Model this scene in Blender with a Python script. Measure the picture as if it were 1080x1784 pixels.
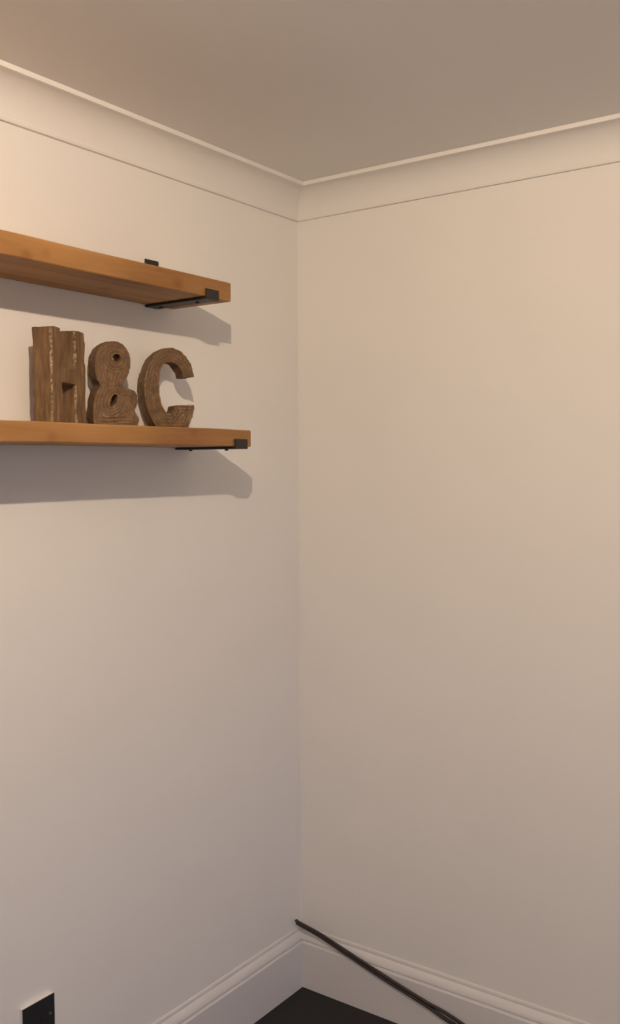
import bpy, bmesh, math, random
from mathutils import Vector, Matrix, noise
from mathutils.geometry import tessellate_polygon

for o in list(bpy.data.objects):
    bpy.data.objects.remove(o, do_unlink=True)
S = bpy.context.scene
COL = S.collection

# ------------------------------------------------------------------ camera
CAM = Vector((1.7068, -2.3257, 1.5952))
YAW, PITCH, ROLL = -0.62136, -0.04934, 0.00445
F_PX = 1669.76
fwd = Vector((math.sin(YAW)*math.cos(PITCH), math.cos(YAW)*math.cos(PITCH), math.sin(PITCH)))
rgt = Vector((math.cos(YAW), -math.sin(YAW), 0))
dwn = fwd.cross(rgt)
r2 = rgt*math.cos(ROLL) + dwn*math.sin(ROLL)
d2 = -rgt*math.sin(ROLL) + dwn*math.cos(ROLL)
cd = bpy.data.cameras.new('camera')
cd.sensor_fit = 'VERTICAL'
cd.sensor_height = 36.0
cd.lens = F_PX*36.0/1784.0
cd.clip_start = 0.05
cam = bpy.data.objects.new('camera', cd)
COL.objects.link(cam)
m = Matrix((r2, -d2, -fwd)).transposed().to_4x4()
m.translation = CAM
cam.matrix_world = m
S.camera = cam

# ------------------------------------------------------------------ world, light, exposure
W = bpy.data.worlds.new('dusk_sky')
S.world = W
W.use_nodes = True
bg = W.node_tree.nodes['Background']
# clear dusk sky above the horizon, dark ground below it
wt = W.node_tree
wtc = wt.nodes.new('ShaderNodeTexCoord'); wsep = wt.nodes.new('ShaderNodeSeparateXYZ'); wr = wt.nodes.new('ShaderNodeValToRGB')
wt.links.new(wtc.outputs['Generated'], wsep.inputs[0]); wt.links.new(wsep.outputs['Z'], wr.inputs['Fac'])
wr.color_ramp.elements[0].position = 0.0; wr.color_ramp.elements[0].color = (0.12, 0.16, 0.26, 1)
wr.color_ramp.elements[1].position = 0.01; wr.color_ramp.elements[1].color = (0.33, 0.52, 1.0, 1)
wt.links.new(wr.outputs['Color'], bg.inputs['Color'])
bg.inputs['Strength'].default_value = 2.8
LAMP_POS = (1.27, -1.82, 2.345)
LAMP_COLOR = (1.0, 0.782, 0.578)
LAMP_STRENGTH = 10400.0
S.view_settings.view_transform = 'Standard'
S.view_settings.look = 'None'
S.view_settings.gamma = 1.0
S.view_settings.use_curve_mapping = False
S.view_settings.exposure = 0.0

# ------------------------------------------------------------------ helpers
def tag(o, label=None, cat=None, group=None, kind=None):
    if label: o['label'] = label
    if cat: o['category'] = cat
    if group: o['group'] = group
    if kind: o['kind'] = kind
    return o

def empty(name, loc, rz=0.0):
    o = bpy.data.objects.new(name, None)
    o.empty_display_size = 0.05
    o.location = loc
    o.rotation_euler = (0, 0, rz)
    COL.objects.link(o)
    return o

def mesh_obj(name, me, mat, parent=None, smooth=False):
    o = bpy.data.objects.new(name, me)
    if mat and not me.materials: me.materials.append(mat)
    if smooth:
        for p in me.polygons: p.use_smooth = True
    COL.objects.link(o)
    if parent: o.parent = parent
    return o

def bm_obj(name, bm, mat, parent=None, smooth=False):
    bmesh.ops.recalc_face_normals(bm, faces=bm.faces)
    me = bpy.data.meshes.new(name)
    bm.to_mesh(me); bm.free()
    return mesh_obj(name, me, mat, parent, smooth)

def box_bm(x0, x1, y0, y1, z0, z1, bevel=0.0, seg=2):
    bm = bmesh.new()
    r = bmesh.ops.create_cube(bm, size=1.0)
    for v in r['verts']:
        v.co = Vector((x0 + (v.co.x+.5)*(x1-x0), y0 + (v.co.y+.5)*(y1-y0), z0 + (v.co.z+.5)*(z1-z0)))
    if bevel:
        bmesh.ops.bevel(bm, geom=bm.edges[:], offset=bevel, segments=seg, profile=0.5, affect='EDGES')
    return bm

def box(name, dims, mat, parent=None, bevel=0.0, seg=2):
    return bm_obj(name, box_bm(*dims, bevel=bevel, seg=seg), mat, parent)

def cyl_bm(r, h, n=24, r2=None, axis='Z', at=(0, 0, 0), bevel=0.0):
    bm = bmesh.new()
    bmesh.ops.create_cone(bm, cap_ends=True, segments=n, radius1=r, radius2=r if r2 is None else r2, depth=h)
    if bevel:
        es = [e for e in bm.edges if all(abs(v.co.z - h/2) < 1e-6 for v in e.verts)]
        bmesh.ops.bevel(bm, geom=es, offset=bevel, segments=2, profile=0.5, affect='EDGES')
    if axis == 'X': bmesh.ops.rotate(bm, verts=bm.verts, cent=(0, 0, 0), matrix=Matrix.Rotation(math.pi/2, 3, 'Y'))
    bmesh.ops.translate(bm, verts=bm.verts, vec=at)
    return bm

def sweep(name, prof, path_fn, n0, n1, mat):
    """profile points (offset from wall, z) swept between two end rings"""
    bm = bmesh.new()
    a = [bm.verts.new(path_fn(p, z, 0)) for p, z in prof]
    b = [bm.verts.new(path_fn(p, z, 1)) for p, z in prof]
    k = len(prof)
    for i in range(k):
        j = (i+1) % k
        bm.faces.new((a[i], a[j], b[j], b[i]))
    bm.faces.new(a); bm.faces.new(list(reversed(b)))
    return bm_obj(name, bm, mat)

# ------------------------------------------------------------------ materials
def new_mat(name):
    mt = bpy.data.materials.new(name)
    mt.use_nodes = True
    nt = mt.node_tree
    b = nt.nodes['Principled BSDF']
    return mt, nt, b

def N(nt, typ, **kw):
    n = nt.nodes.new(typ)
    for k, v in kw.items(): setattr(n, k, v)
    return n

def paint(name, col, rough=0.75, bump=0.03, scale=220.0, var=0.02):
    mt, nt, b = new_mat(name)
    tc = N(nt, 'ShaderNodeTexCoord')
    n1 = N(nt, 'ShaderNodeTexNoise'); n1.inputs['Scale'].default_value = 2.5; n1.inputs['Detail'].default_value = 3
    nt.links.new(tc.outputs['Object'], n1.inputs['Vector'])
    mx = N(nt, 'ShaderNodeMixRGB')
    mx.inputs['Color1'].default_value = (*[c*(1-var) for c in col], 1)
    mx.inputs['Color2'].default_value = (*[min(1, c*(1+var)) for c in col], 1)
    nt.links.new(n1.outputs['Fac'], mx.inputs['Fac'])
    nt.links.new(mx.outputs['Color'], b.inputs['Base Color'])
    b.inputs['Roughness'].default_value = rough
    if bump:
        n2 = N(nt, 'ShaderNodeTexNoise'); n2.inputs['Scale'].default_value = scale; n2.inputs['Detail'].default_value = 2
        nt.links.new(tc.outputs['Object'], n2.inputs['Vector'])
        bp = N(nt, 'ShaderNodeBump'); bp.inputs['Strength'].default_value = bump; bp.inputs['Distance'].default_value = 0.002
        nt.links.new(n2.outputs['Fac'], bp.inputs['Height'])
        nt.links.new(bp.outputs['Normal'], b.inputs['Normal'])
    return mt

def shelf_wood(name, knots):
    """honey waxed pine: grain stretched along the board (object Y), listed knots"""
    mt, nt, b = new_mat(name)
    L = nt.links
    tc = N(nt, 'ShaderNodeTexCoord')
    mp = N(nt, 'ShaderNodeMapping'); mp.inputs['Scale'].default_value = (26, 1.6, 26)
    L.new(tc.outputs['Object'], mp.inputs['Vector'])
    n1 = N(nt, 'ShaderNodeTexNoise'); n1.inputs['Scale'].default_value = 1.0; n1.inputs['Detail'].default_value = 5; n1.inputs['Distortion'].default_value = 0.8
    L.new(mp.outputs['Vector'], n1.inputs['Vector'])
    n2 = N(nt, 'ShaderNodeTexNoise'); n2.inputs['Scale'].default_value = 5.0; n2.inputs['Detail'].default_value = 3
    L.new(tc.outputs['Object'], n2.inputs['Vector'])
    cr = N(nt, 'ShaderNodeValToRGB')
    e = cr.color_ramp.elements
    e[0].position = 0.30; e[0].color = (0.290, 0.133, 0.038, 1)
    e[1].position = 0.72; e[1].color = (0.490, 0.255, 0.085, 1)
    L.new(n1.outputs['Fac'], cr.inputs['Fac'])
    mx = N(nt, 'ShaderNodeMixRGB', blend_type='MULTIPLY'); mx.inputs['Fac'].default_value = 0.35
    c2 = N(nt, 'ShaderNodeValToRGB')
    c2.color_ramp.elements[0].position = 0.35; c2.color_ramp.elements[0].color = (0.62, 0.60, 0.52, 1)
    c2.color_ramp.elements[1].position = 0.65; c2.color_ramp.elements[1].color = (1, 1, 1, 1)
    L.new(n2.outputs['Fac'], c2.inputs['Fac'])
    L.new(cr.outputs['Color'], mx.inputs['Color1']); L.new(c2.outputs['Color'], mx.inputs['Color2'])
    cur = mx.outputs['Color']
    for (kx, ky, kz, r, dark) in knots:
        sub = N(nt, 'ShaderNodeVectorMath', operation='SUBTRACT'); sub.inputs[1].default_value = (kx, ky, kz)
        L.new(tc.outputs['Object'], sub.inputs[0])
        sc = N(nt, 'ShaderNodeVectorMath', operation='MULTIPLY'); sc.inputs[1].default_value = (0.7, 0.75, 1.0)
        L.new(sub.outputs[0], sc.inputs[0])
        n3 = N(nt, 'ShaderNodeTexNoise'); n3.inputs['Scale'].default_value = 60; L.new(tc.outputs['Object'], n3.inputs['Vector'])
        ln = N(nt, 'ShaderNodeVectorMath', operation='LENGTH'); L.new(sc.outputs[0], ln.inputs[0])
        ad = N(nt, 'ShaderNodeMath', operation='MULTIPLY_ADD'); ad.inputs[1].default_value = 0.5*r; 
        L.new(n3.outputs['Fac'], ad.inputs[0]); L.new(ln.outputs['Value'], ad.inputs[2])
        mr = N(nt, 'ShaderNodeMapRange'); mr.inputs['From Min'].default_value = 0.55*r; mr.inputs['From Max'].default_value = 1.5*r
        mr.inputs['To Min'].default_value = dark; mr.inputs['To Max'].default_value = 0.0
        L.new(ad.outputs[0], mr.inputs['Value'])
        mk = N(nt, 'ShaderNodeMixRGB'); mk.inputs['Color2'].default_value = (0.20, 0.075, 0.02, 1)
        L.new(mr.outputs['Result'], mk.inputs['Fac']); L.new(cur, mk.inputs['Color1'])
        cur = mk.outputs['Color']
    L.new(cur, b.inputs['Base Color'])
    b.inputs['Roughness'].default_value = 0.55
    bp = N(nt, 'ShaderNodeBump'); bp.inputs['Strength'].default_value = 0.12; bp.inputs['Distance'].default_value = 0.002
    L.new(n1.outputs['Fac'], bp.inputs['Height']); L.new(bp.outputs['Normal'], b.inputs['Normal'])
    return mt

def carved_wood(name, stretch):
    """dull brown carved timber, mixed paler along its ridges and edges"""
    mt, nt, b = new_mat(name)
    L = nt.links
    tc = N(nt, 'ShaderNodeTexCoord')
    mp = N(nt, 'ShaderNodeMapping'); mp.inputs['Scale'].default_value = stretch
    L.new(tc.outputs['Object'], mp.inputs['Vector'])
    n1 = N(nt, 'ShaderNodeTexNoise'); n1.inputs['Scale'].default_value = 1.0; n1.inputs['Detail'].default_value = 6
    L.new(mp.outputs['Vector'], n1.inputs['Vector'])
    cr = N(nt, 'ShaderNodeValToRGB'); e = cr.color_ramp.elements
    e[0].position = 0.30; e[0].color = (0.100, 0.054, 0.022, 1)
    e[1].position = 0.72; e[1].color = (0.215, 0.125, 0.055, 1)
    L.new(n1.outputs['Fac'], cr.inputs['Fac'])
    at = N(nt, 'ShaderNodeAttribute', attribute_name='pale_mask')  # per-vertex amount of paler tone on ridge tops and edges
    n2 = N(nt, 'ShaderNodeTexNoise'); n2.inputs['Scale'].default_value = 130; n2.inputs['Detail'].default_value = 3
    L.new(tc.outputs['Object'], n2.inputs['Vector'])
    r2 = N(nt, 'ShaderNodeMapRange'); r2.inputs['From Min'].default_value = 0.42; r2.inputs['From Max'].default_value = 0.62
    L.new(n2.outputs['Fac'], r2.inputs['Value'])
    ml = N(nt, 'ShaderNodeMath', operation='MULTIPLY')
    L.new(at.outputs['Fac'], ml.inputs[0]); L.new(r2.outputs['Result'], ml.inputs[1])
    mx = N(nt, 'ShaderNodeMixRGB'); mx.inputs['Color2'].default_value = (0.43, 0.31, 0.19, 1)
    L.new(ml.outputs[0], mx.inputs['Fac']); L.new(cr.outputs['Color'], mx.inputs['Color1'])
    L.new(mx.outputs['Color'], b.inputs['Base Color'])
    b.inputs['Roughness'].default_value = 0.7
    bp = N(nt, 'ShaderNodeBump'); bp.inputs['Strength'].default_value = 0.5; bp.inputs['Distance'].default_value = 0.0015
    L.new(n1.outputs['Fac'], bp.inputs['Height']); L.new(bp.outputs['Normal'], b.inputs['Normal'])
    return mt

def plain(name, col, rough=0.5, metal=0.0, bump=0.0, scale=300):
    mt, nt, b = new_mat(name)
    tc = N(nt, 'ShaderNodeTexCoord')
    n1 = N(nt, 'ShaderNodeTexNoise'); n1.inputs['Scale'].default_value = scale
    nt.links.new(tc.outputs['Object'], n1.inputs['Vector'])
    mr = N(nt, 'ShaderNodeMapRange'); mr.inputs['To Min'].default_value = max(0, rough-.06); mr.inputs['To Max'].default_value = min(1, rough+.06)
    nt.links.new(n1.outputs['Fac'], mr.inputs['Value'])
    nt.links.new(mr.outputs['Result'], b.inputs['Roughness'])
    b.inputs['Base Color'].default_value = (*col, 1)
    b.inputs['Metallic'].default_value = metal
    if bump:
        bp = N(nt, 'ShaderNodeBump'); bp.inputs['Strength'].default_value = bump; bp.inputs['Distance'].default_value = 0.001
        nt.links.new(n1.outputs['Fac'], bp.inputs['Height']); nt.links.new(bp.outputs['Normal'], b.inputs['Normal'])
    return mt

M_WALL = paint('wall_paint', (0.870, 0.848, 0.812))
M_CEIL = paint('ceiling_paint', (0.85, 0.825, 0.795), rough=0.9)
M_TRIM = paint('trim_paint', (0.76, 0.74, 0.725), rough=0.27, bump=0.01)
M_COVE = paint('coving_paint', (0.84, 0.815, 0.78), rough=0.75, bump=0.01)
M_FLOOR = plain('dark_floor', (0.0062, 0.0056, 0.0062), rough=0.6, bump=0.1, scale=150)
M_STEEL = plain('black_steel', (0.020, 0.016, 0.015), rough=0.5, bump=0.05)
M_CABLE = plain('dark_cable', (0.030, 0.018, 0.016), rough=0.5)
M_BLACK = plain('black_plastic', (0.021, 0.020, 0.024), rough=0.45)
M_WHITE = plain('white_plastic', (0.82, 0.80, 0.78), rough=0.4)
M_SCREW = plain('grey_screw', (0.30, 0.29, 0.28), rough=0.4, metal=0.8)
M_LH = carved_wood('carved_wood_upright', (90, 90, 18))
M_LC = carved_wood('carved_wood_curved', (55, 60, 55))

# ------------------------------------------------------------------ room shell
H = 2.40
RX, RY = 3.4, -4.2
T = 0.12
st = lambda o: tag(o, kind='structure')
st(box('floor', (-T, RX+T, RY-T, T, -0.1, 0.0), M_FLOOR))
st(box('ceiling', (-T, RX+T, RY-T, T, H, H+0.1), M_CEIL))
st(box('wall_left', (-T, 0, RY, 0, 0, H), M_WALL))
st(box('wall_right', (-T, RX+T, 0, T, 0, H), M_WALL))
st(box('wall_near', (-T, RX+T, RY-T, RY, 0, H), M_WALL))
# opposite wall with an unseen window opening, added for cool fill light
wy0, wy1, wz0, wz1 = -2.6, -1.0, 0.60, 2.00
wbm = bmesh.new()
for d in ((RX, RX+T, RY, wy0, 0, H), (RX, RX+T, wy1, 0, 0, H), (RX, RX+T, wy0, wy1, 0, wz0), (RX, RX+T, wy0, wy1, wz1, H)):
    t = box_bm(*d); me = bpy.data.meshes.new('t'); t.to_mesh(me); t.free(); wbm.from_mesh(me); bpy.data.meshes.remove(me)
st(bm_obj('wall_opposite', wbm, M_WALL))
win = st(empty('fill_window_1', (RX+0.06, (wy0+wy1)/2, wz0)))
hw, hh = (wy1-wy0)/2, wz1-wz0
fb = 0.05
for d in ((-.03, .03, -hw, -hw+fb, 0, hh), (-.03, .03, hw-fb, hw, 0, hh), (-.03, .03, -fb/2, fb/2, fb, hh-fb),
          (-.03, .03, -hw+fb, hw-fb, 0, fb), (-.03, .03, -hw+fb, hw-fb, hh-fb, hh)):
    box('window_frame', d, M_TRIM, win, bevel=0.004)
mg, ntg, bgl = new_mat('window_glass')
tr = N(ntg, 'ShaderNodeBsdfTransparent'); gl = N(ntg, 'ShaderNodeBsdfGlossy'); gl.inputs['Roughness'].default_value = 0.02
ms = N(ntg, 'ShaderNodeMixShader'); ms.inputs['Fac'].default_value = 0.06
ntg.links.new(tr.outputs[0], ms.inputs[1]); ntg.links.new(gl.outputs[0], ms.inputs[2])
ntg.links.new(ms.outputs[0], ntg.nodes['Material Output'].inputs['Surface'])
for s in (-1, 1):
    a, b_ = (fb/2, hw-fb) if s > 0 else (-hw+fb, -fb/2)
    box('pane', (-.003, .003, a, b_, fb, hh-fb), mg, win)
pl = bpy.data.lights.new('window_portal', 'AREA'); pl.shape = 'RECTANGLE'; pl.size = hh; pl.size_y = hw*2; pl.cycles.is_portal = True
po = bpy.data.objects.new('window_portal', pl); COL.objects.link(po)
po.location = (RX+T+0.01, (wy0+wy1)/2, (wz0+wz1)/2); po.rotation_euler = (0, math.pi/2, 0)

# coving: square lip under the ceiling, concave sweep, thin lip standing off the wall
ZB, PR = 2.3139, 0.0811
prof = [(0, H), (PR, H), (PR, H-0.0105), (PR-0.006, H-0.0115)]
x1, z1 = 0.0098, ZB+0.005
for i in range(15):
    a = i/14*math.pi/2
    ax, az = (PR-0.006)-x1, (H-0.0115)-z1
    prof.append((PR-0.006 - ax*math.sin(a)*0.985, z1 + az*math.cos(a) if i else H-0.0115))
prof += [(0.0092, ZB), (0.0, ZB)]
def path_left(p, z, e): return (p, -p if e == 0 else RY, z)
def path_right(p, z, e): return (p if e == 0 else RX, -p, z)
for nm, fn in (('trim_1', path_left), ('trim_2', path_right)):
    o = st(sweep(nm, prof, fn, 0, 1, M_COVE))
    tag(o, 'plaster coving along the %s wall' % ('left' if nm == 'trim_1' else 'right'))

# skirting: flat board, bright ledge, undercut, rounded ogee, small top fillet
t_ = 0.0200
sk = [(0, 0), (t_, 0), (t_, 0.1375), (t_-0.0008, 0.1393), (t_-0.002, 0.1402), (0.0138, 0.1412), (0.0125, 0.1428), (0.0140, 0.1452), (0.0168, 0.1470)]
for i in range(1, 9):
    u = i/8
    sk.append(((1-u)**2*0.0168+2*u*(1-u)*0.0150+u*u*0.0048, (1-u)**2*0.1470+2*u*(1-u)*0.1590+u*u*0.1690))
sk += [(0.0048, 0.1706)]
for i in range(1, 6):
    a = i/5*math.pi/2
    sk.append((0.0004+0.0044*math.cos(a), 0.1706+0.0104*math.sin(a)))
sk += [(0, 0.181)]
for nm, fn in (('baseboard_left', path_left), ('baseboard_right', path_right)):
    st(sweep(nm, sk, fn, 0, 1, M_TRIM))

# ------------------------------------------------------------------ ceiling lamp (the light the shelf shadows point back to)
lamp = empty('ceiling_lamp', (LAMP_POS[0], LAMP_POS[1], H))
tag(lamp, 'small ceiling lamp with round white plate and bare bulb', 'lamp')
bm_obj('ceiling_plate', cyl_bm(0.05, 0.014, 32, at=(0, 0, -0.007)), M_WHITE, lamp)
bm_obj('lamp_holder', cyl_bm(0.013, 0.024, 20, at=(0, 0, -0.025)), M_WHITE, lamp)
ml, ntl, bl = new_mat('lit_bulb')
em = N(ntl, 'ShaderNodeEmission'); em.inputs['Color'].default_value = (*LAMP_COLOR, 1); em.inputs['Strength'].default_value = LAMP_STRENGTH
ntl.links.new(em.outputs[0], ntl.nodes['Material Output'].inputs['Surface'])
bb = bmesh.new(); bmesh.ops.create_icosphere(bb, subdivisions=3, radius=0.0122)
bmesh.ops.translate(bb, verts=bb.verts, vec=(0, 0, LAMP_POS[2]-H))
bm_obj('bulb', bb, ml, lamp, smooth=True)

# ------------------------------------------------------------------ shelves and brackets
SD = 0.195
def shelf(zb, th, yend, ystart, label, knots):
    L = yend-ystart
    m_ = shelf_wood('honey_pine', knots)
    bm = box_bm(0.0005, SD, -L, 0, 0, th)
    long_e = [e for e in bm.edges]
    bmesh.ops.subdivide_edges(bm, edges=[e for e in bm.edges if abs(e.verts[0].co.y-e.verts[1].co.y) > .5], cuts=40)
    es = [e for e in bm.edges if e.calc_face_angle(0) > 1.0]
    bmesh.ops.bevel(bm, geom=es, offset=0.0035, segments=3, profile=0.5, affect='EDGES')
    for v in bm.verts:   # sawn board: edges not perfectly straight
        if v.co.x > 0.1:
            v.co.x += 0.0012*noise.noise(Vector((3.1, v.co.y*5, zb)))
            v.co.z += 0.0012*noise.noise(Vector((9.7, v.co.y*6, v.co.z*12+zb)))
    o = bm_obj('wall_shelf', bm, m_, None, smooth=False)
    o.location = (0, yend, zb)
    tag(o, label, 'shelf', 'chunky wooden wall shelves')
    return o

ZU, TU, YU = 1.9885, 0.0450, -0.5365
ZL, TL, YL = 1.6405, 0.0410, -0.4640
shelf(ZU, TU, YU, -1.60, 'upper thick honey-brown wooden shelf with nothing on it',
      [(SD-.004, -0.185, 0.016, 0.014, 0.7), (SD-.004, -0.600, 0.008, 0.012, 0.6), (SD-.004, -0.555, 0.020, 0.010, 0.35), (SD, -0.24, 0.04, 0.009, 0.25), (0.08, -0.30, 0.0, 0.014, 0.5)])
shelf(ZL, TL, YL, -1.60, 'lower thick honey-brown wooden shelf holding three carved letters',
      [(SD-.004, -0.210, 0.030, 0.012, 0.3), (SD-.004, -0.62, 0.01, 0.012, 0.4), (0.1, -0.3, TL, 0.015, 0.6)])

def bracket(zb, th, y0, y1, tab, label):
    w = y1-y0
    r = empty('shelf_bracket', (0.0, (y0+y1)/2, zb-0.006))
    tag(r, label, 'bracket', 'black steel shelf brackets')
    box('bar', (0.0, SD+0.0052, -w/2, w/2, 0, 0.0056), M_STEEL, r, bevel=0.001)
    box('front_lip', (SD+0.0016, SD+0.0066, -w/2, w/2, 0.0, 0.0245), M_STEEL, r, bevel=0.0015)
    box('wall_tab', (0.0, 0.005, -w/2, w/2, 0.006+th+0.0004, 0.006+th+tab), M_STEEL, r, bevel=0.001)
    for x in (0.032, 0.152):
        bm_obj('screw', cyl_bm(0.0045, 0.0035, 14, r2=0.0045, at=(x, 0, -0.0017)), M_STEEL, r)
    return r
bracket(ZU, TU, -0.6325, -0.5880, 0.066, 'black steel strip bracket under the empty upper shelf')
bracket(ZL, TL, -0.5320, -0.4855, 0.040, 'black steel strip bracket under the shelf with the letters')

# ------------------------------------------------------------------ carved letters
def smooth_poly(pts, it=1):
    for _ in range(it):
        q = []
        for i in range(len(pts)):
            a, b = Vector(pts[i]), Vector(pts[(i+1) % len(pts)])
            q += [a*.75+b*.25, a*.25+b*.75]
        pts = q
    return [Vector(p) for p in pts]

def seg_dist(p, polys):
    best = 9
    for pl in polys:
        n = len(pl)
        for i in range(n):
            a = pl[i]; b = pl[(i+1) % n]
            ab = b-a; t = max(0, min(1, (p-a).dot(ab)/max(ab.length_squared, 1e-12)))
            d = (p-a-ab*t).length_squared
            if d < best: best = d
    return math.sqrt(best)

def letter(name, polys, depth, loc, rz, mat, label, relief):
    """outline (u along the face, v up) extruded backwards; face is local +X, u is local +Y"""
    bm = bmesh.new()
    flat = [[Vector((p[0], p[1], 0)) for p in pl] for pl in polys]
    tri = tessellate_polygon(flat)
    pts = [p for pl in flat for p in pl]
    f = [bm.verts.new((0, p.x, p.y)) for p in pts]
    k = [bm.verts.new((-depth, p.x, p.y)) for p in pts]
    for a, b, c in tri:
        bm.faces.new((f[a], f[b], f[c])); bm.faces.new((k[c], k[b], k[a]))
    o = 0
    for pl in flat:
        n = len(pl)
        for i in range(n):
            j = (i+1) % n
            bm.faces.new((f[o+i], f[o+j], k[o+j], k[o+i]))
        o += n
    bmesh.ops.recalc_face_normals(bm, faces=bm.faces)
    me = bpy.data.meshes.new('tmp'); bm.to_mesh(me); bm.free()
    tmp = bpy.data.objects.new('tmp', me); COL.objects.link(tmp)
    md = tmp.modifiers.new('r', 'REMESH'); md.mode = 'VOXEL'; md.voxel_size = 0.0017
    ms_ = tmp.modifiers.new('s', 'SMOOTH'); ms_.iterations = 3; ms_.factor = 0.5
    dg = bpy.context.evaluated_depsgraph_get()
    out = bpy.data.meshes.new_from_object(tmp.evaluated_get(dg))
    bpy.data.objects.remove(tmp, do_unlink=True)
    out.name = name
    p2 = [[Vector((p.x, p.y)) for p in pl] for pl in flat]
    pale_mask = out.attributes.new('pale_mask', 'FLOAT', 'POINT')
    vals = []
    nrm = [v.normal.copy() for v in out.vertices]
    for v, n in zip(out.vertices, nrm):
        co = v.co.copy()
        d = seg_dist(Vector((co.y, co.z)), p2)
        h, w = relief(co, n, d)
        if co.z < 0.004: h = min(h, 0.0)
        v.co = co + n*h
        if v.co.z < 0.0: v.co.z = 0.0
        vals.append(max(0.0, min(1.0, w)))
    pale_mask.data.foreach_set('value', vals)
    ob = mesh_obj(name, out, mat, None, smooth=True)
    ob.location = loc
    ob.rotation_euler = (0, 0, rz)
    tag(ob, label, 'letter', 'carved wooden letters on the lower shelf')
    return ob

def relief_curved(seed, freq, amp):
    def fn(co, n, d):
        q = Vector((co.x*20+seed, co.y*20, co.z*20))
        wob = noise.noise(q)*0.0045 + noise.noise(q*3.1)*0.0015
        front = max(0.0, n.x)
        ridge = math.sin((d+wob)*freq)
        fine = noise.noise(co*140+Vector((seed, 0, 0)))
        lump = noise.noise(co*45+Vector((0, seed, 0)))
        h = front*ridge*amp + 0.0011*fine + 0.0017*lump
        patch = max(0.0, noise.noise(co*16+Vector((seed*2, 5, 1)))+0.25)
        w = front*max(0.0, ridge-0.35)*1.5*patch
        if front > .3 and d < 0.0035: w += 0.35*patch
        return h, w
    return fn

def relief_upright(co, n, d):
    fine = noise.noise(Vector((co.x*130, co.y*130, co.z*26)))
    lump = noise.noise(co*38)
    chip = noise.noise(Vector((2, co.y*30, co.z*55)))
    edge = co.x > -0.0045 and (co.y < -0.0552 or 0.0235 < co.y < 0.0278) and not (0.087 < co.z < 0.119 and co.y > 0)  # paler, notched strip down the left front edge of each upright
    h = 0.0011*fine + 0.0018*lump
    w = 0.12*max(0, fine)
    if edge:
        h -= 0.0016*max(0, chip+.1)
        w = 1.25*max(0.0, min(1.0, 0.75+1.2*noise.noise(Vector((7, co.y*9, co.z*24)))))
    return h, w

ZS = ZL+TL
mm = lambda pl: [(a*.001, b*.001) for a, b in pl]
# H: two uprights and a low crossbar, slightly out of square
Hp = mm([(-57.5, 0), (-58, 200.5), (-45, 202), (-24, 200.5), (-23.2, 119.5), (24.8, 119), (25, 201.5), (40, 202), (57, 200), (60, 120), (60, 0), (26.5, 0), (24.5, 86.5), (-23, 87), (-24, 0)])
def dense(pl, step=0.012):
    q = []
    for i in range(len(pl)):
        a, b = Vector(pl[i]), Vector(pl[(i+1) % len(pl)])
        n = max(1, int((b-a).length/step))
        q += [a.lerp(b, j/n) for j in range(n)]
    return q
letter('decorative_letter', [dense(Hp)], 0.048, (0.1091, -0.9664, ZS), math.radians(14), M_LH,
       'carved brown wooden letter H, chipped and pale along its front edges', relief_upright)
# ampersand
Ap = mm([(-0.5, 193.4), (13.3, 188.5), (25.6, 178.9), (33.6, 162.1), (35.3, 144.2), (33.6, 126.1), (28.0, 114.2), (21.1, 104.9), (16.9, 96.4), (21.5, 88.2), (38.5, 84.9), (49.1, 76.2), (51.0, 62.0), (47.3, 48.9), (42.9, 37.7), (49.8, 28.2), (54.8, 17.9), (51.2, 4), (47, 0), (30, 0), (-30, 0), (-50, 0), (-53.4, 9.4), (-54.8, 27.1), (-53.1, 47.4), (-50.2, 65.2), (-43.4, 80.7), (-36.0, 92.4), (-41.8, 101.0), (-46.8, 112.2), (-49.2, 131.0), (-47.5, 153.9), (-42.0, 170.6), (-31.2, 183.2), (-16.6, 191.1)])
Ah = mm([(-8.4, 156.0), (-3.7, 162.0), (4.4, 163.1), (10.4, 159.6), (12.3, 153.3), (8.2, 146.6), (0.1, 144.3), (-6.5, 148.4)])
Al = mm([(-3.7, 74.8), (3.0, 69.5), (1.5, 57.9), (-5.4, 48.7), (-13.5, 43.7), (-15.4, 51.0), (-9.8, 64.0)])
letter('decorative_letter', [smooth_poly(Ap), list(reversed(smooth_poly(Ah))), list(reversed(smooth_poly(Al)))], 0.048,
       (0.0963, -0.8206, ZS), math.radians(-23), M_LC, 'carved brown wooden ampersand between the H and the C', relief_curved(3.7, 900, 0.0012))
# C
Cp = mm([(64.1, 129.1), (63.2, 140.9), (57.3, 161.5), (45.9, 177.5), (29.3, 189.8), (9.5, 196.2), (-9.7, 195.1), (-24.4, 187.4), (-39.1, 174.4), (-51.0, 153.4), (-59.9, 132.7), (-64.4, 113.5), (-64.7, 91.8), (-61.5, 64.8), (-54.6, 40.4), (-44.1, 18.8), (-32, 2), (-28, 0), (0, 0), (42, 0), (46.5, 4.6), (59.3, 30.6), (64.7, 51.7), (63.3, 60.7), (14.5, 58.7), (11.3, 46.2), (2.8, 39.0), (-5.8, 38.9), (-13.5, 48.3), (-21.6, 63.2), (-25.3, 85.0), (-26.2, 106.8), (-24.8, 125.1), (-21.3, 143.9), (-13.1, 156.1), (-4.3, 160.5), (6.1, 161.7), (14.9, 160.1), (23.8, 152.9), (31.1, 143.6), (36.9, 126.6)])
letter('decorative_letter', [dense(Cp, .02)], 0.048, (0.0821, -0.6351, ZS), math.radians(-24), M_LC,
       'carved brown wooden letter C with grooves following its curve', relief_curved(8.2, 880, 0.0013))

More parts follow.
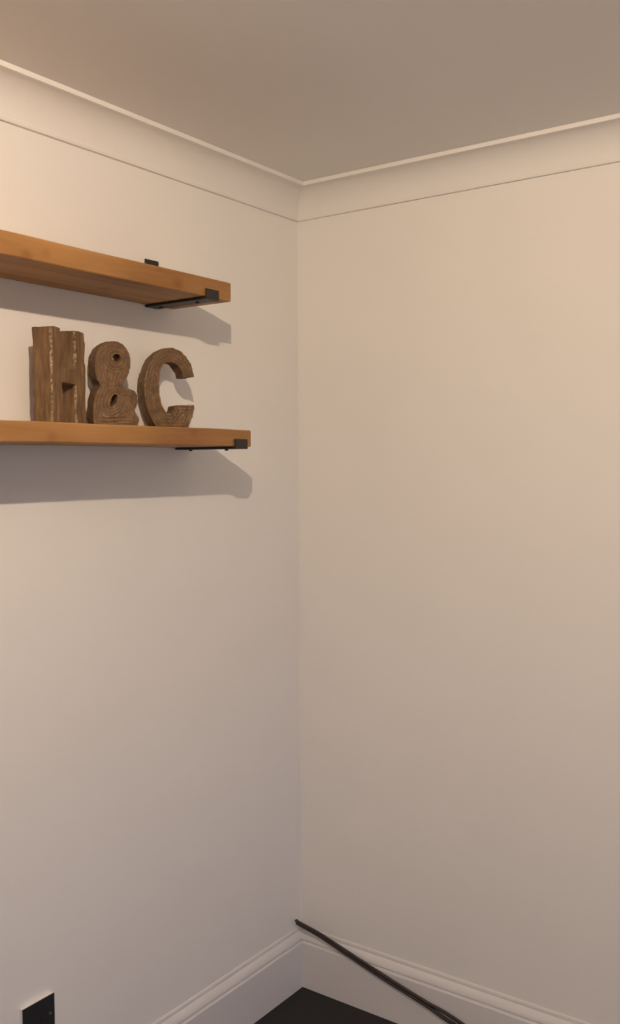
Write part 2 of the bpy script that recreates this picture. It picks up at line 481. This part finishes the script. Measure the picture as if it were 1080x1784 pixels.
# ------------------------------------------------------------------ wall outlet
out = empty('wall_outlet', (0, -0.998, 0.325))
tag(out, 'square black outlet plate on a white backing low on the left wall', 'outlet')
box('backing_box', (0.0, 0.0098, -0.043, 0.043, 0, 0.086), M_WHITE, out, bevel=0.0012)
box('face_plate', (0.0099, 0.0122, -0.0432, 0.0432, -0.0002, 0.0862), M_BLACK, out, bevel=0.0007)
for s in (-1, 1):
    sc = bm_obj('screw', cyl_bm(0.0032, 0.0012, 16, axis='X', at=(0.0127, s*0.0302, 0.045)), M_SCREW, out)
ring = bmesh.new()
prev = None
n = 24
rings = []
for (r, x) in ((0.0075, 0.0121), (0.0075, 0.0145), (0.0050, 0.0145), (0.0050, 0.0123)):
    rings.append([ring.verts.new((x, r*math.cos(2*math.pi*i/n), 0.043+r*math.sin(2*math.pi*i/n))) for i in range(n)])
for a, b in zip(rings, rings[1:]):
    for i in range(n): ring.faces.new((a[i], a[(i+1) % n], b[(i+1) % n], b[i]))
bm_obj('outlet_ring', ring, M_BLACK, out, smooth=False)

# ------------------------------------------------------------------ twin cable running from the corner down along the right skirting
def catmull(pts, per=10):
    P = [pts[0]*2-pts[1]] + pts + [pts[-1]*2-pts[-2]]
    o = []
    for i in range(1, len(P)-2):
        a, b, c, d = P[i-1], P[i], P[i+1], P[i+2]
        for j in range(per):
            t = j/per
            o.append(0.5*((2*b)+(c-a)*t+(2*a-5*b+4*c-d)*t*t+(3*b-a-3*c+d)*t**3))
    o.append(P[-2]); return o

def tube(name, pts, r, mat, parent, n=10):
    bm = bmesh.new(); rings = []
    for i, p in enumerate(pts):
        tg = (pts[min(i+1, len(pts)-1)]-pts[max(i-1, 0)]).normalized()
        a = tg.cross(Vector((0, 1, 0.01))).normalized(); b = tg.cross(a)
        rr = r(i/(len(pts)-1)) if callable(r) else r
        rings.append([bm.verts.new(p+rr*(a*math.cos(2*math.pi*k/n)+b*math.sin(2*math.pi*k/n))) for k in range(n)])
    for a, b in zip(rings, rings[1:]):
        for k in range(n): bm.faces.new((a[k], a[(k+1) % n], b[(k+1) % n], b[k]))
    bm.faces.new(rings[0]); bm.faces.new(list(reversed(rings[-1])))
    return bm_obj(name, bm, mat, parent, smooth=True)

ctr = [Vector(p) for p in ((0.0105, -0.035, 0.2060), (0.0215, -0.034, 0.2028), (0.0911, -0.0285, 0.1861), (0.1798, -0.0285, 0.1623), (0.2791, -0.0285, 0.1360),
       (0.3747, -0.0290, 0.1126), (0.4577, -0.0295, 0.0937), (0.5000, -0.0300, 0.0842), (0.5383, -0.0310, 0.0754), (0.66, -0.036, 0.0475), (0.83, -0.044, 0.0120), (1.00, -0.06, 0.0055), (1.25, -0.08, 0.0055))]
# half-spacing of the two strands: closed, with a spot where they part
sep = [0.0024, 0.0030, 0.0036, 0.0042, 0.0044, 0.0043, 0.0048, 0.0080, 0.0084, 0.0050, 0.0045, 0.003, 0.003]
cab = empty('cable', (0.95, -0.06, 0.0))
tag(cab, 'dark twin cable slanting from the corner down across the right skirting board', 'cable')
inv = Vector((0.95, -0.06, 0.0))
up = Vector((0.28, 0, 0.96))
for s in (1, -1):
    pts = []
    for c, h in zip(ctr, sep):
        flat = c.z < 0.02
        off = Vector((0, s*0.0050, 0)) if flat else up*(s*h)
        pts.append(c+off-inv)
    if s > 0: pts = [pts[0]+Vector((-0.0035, 0.0, 0.0050))] + pts
    tube('strand', catmull(pts, 9), 0.0046, M_CABLE, cab)
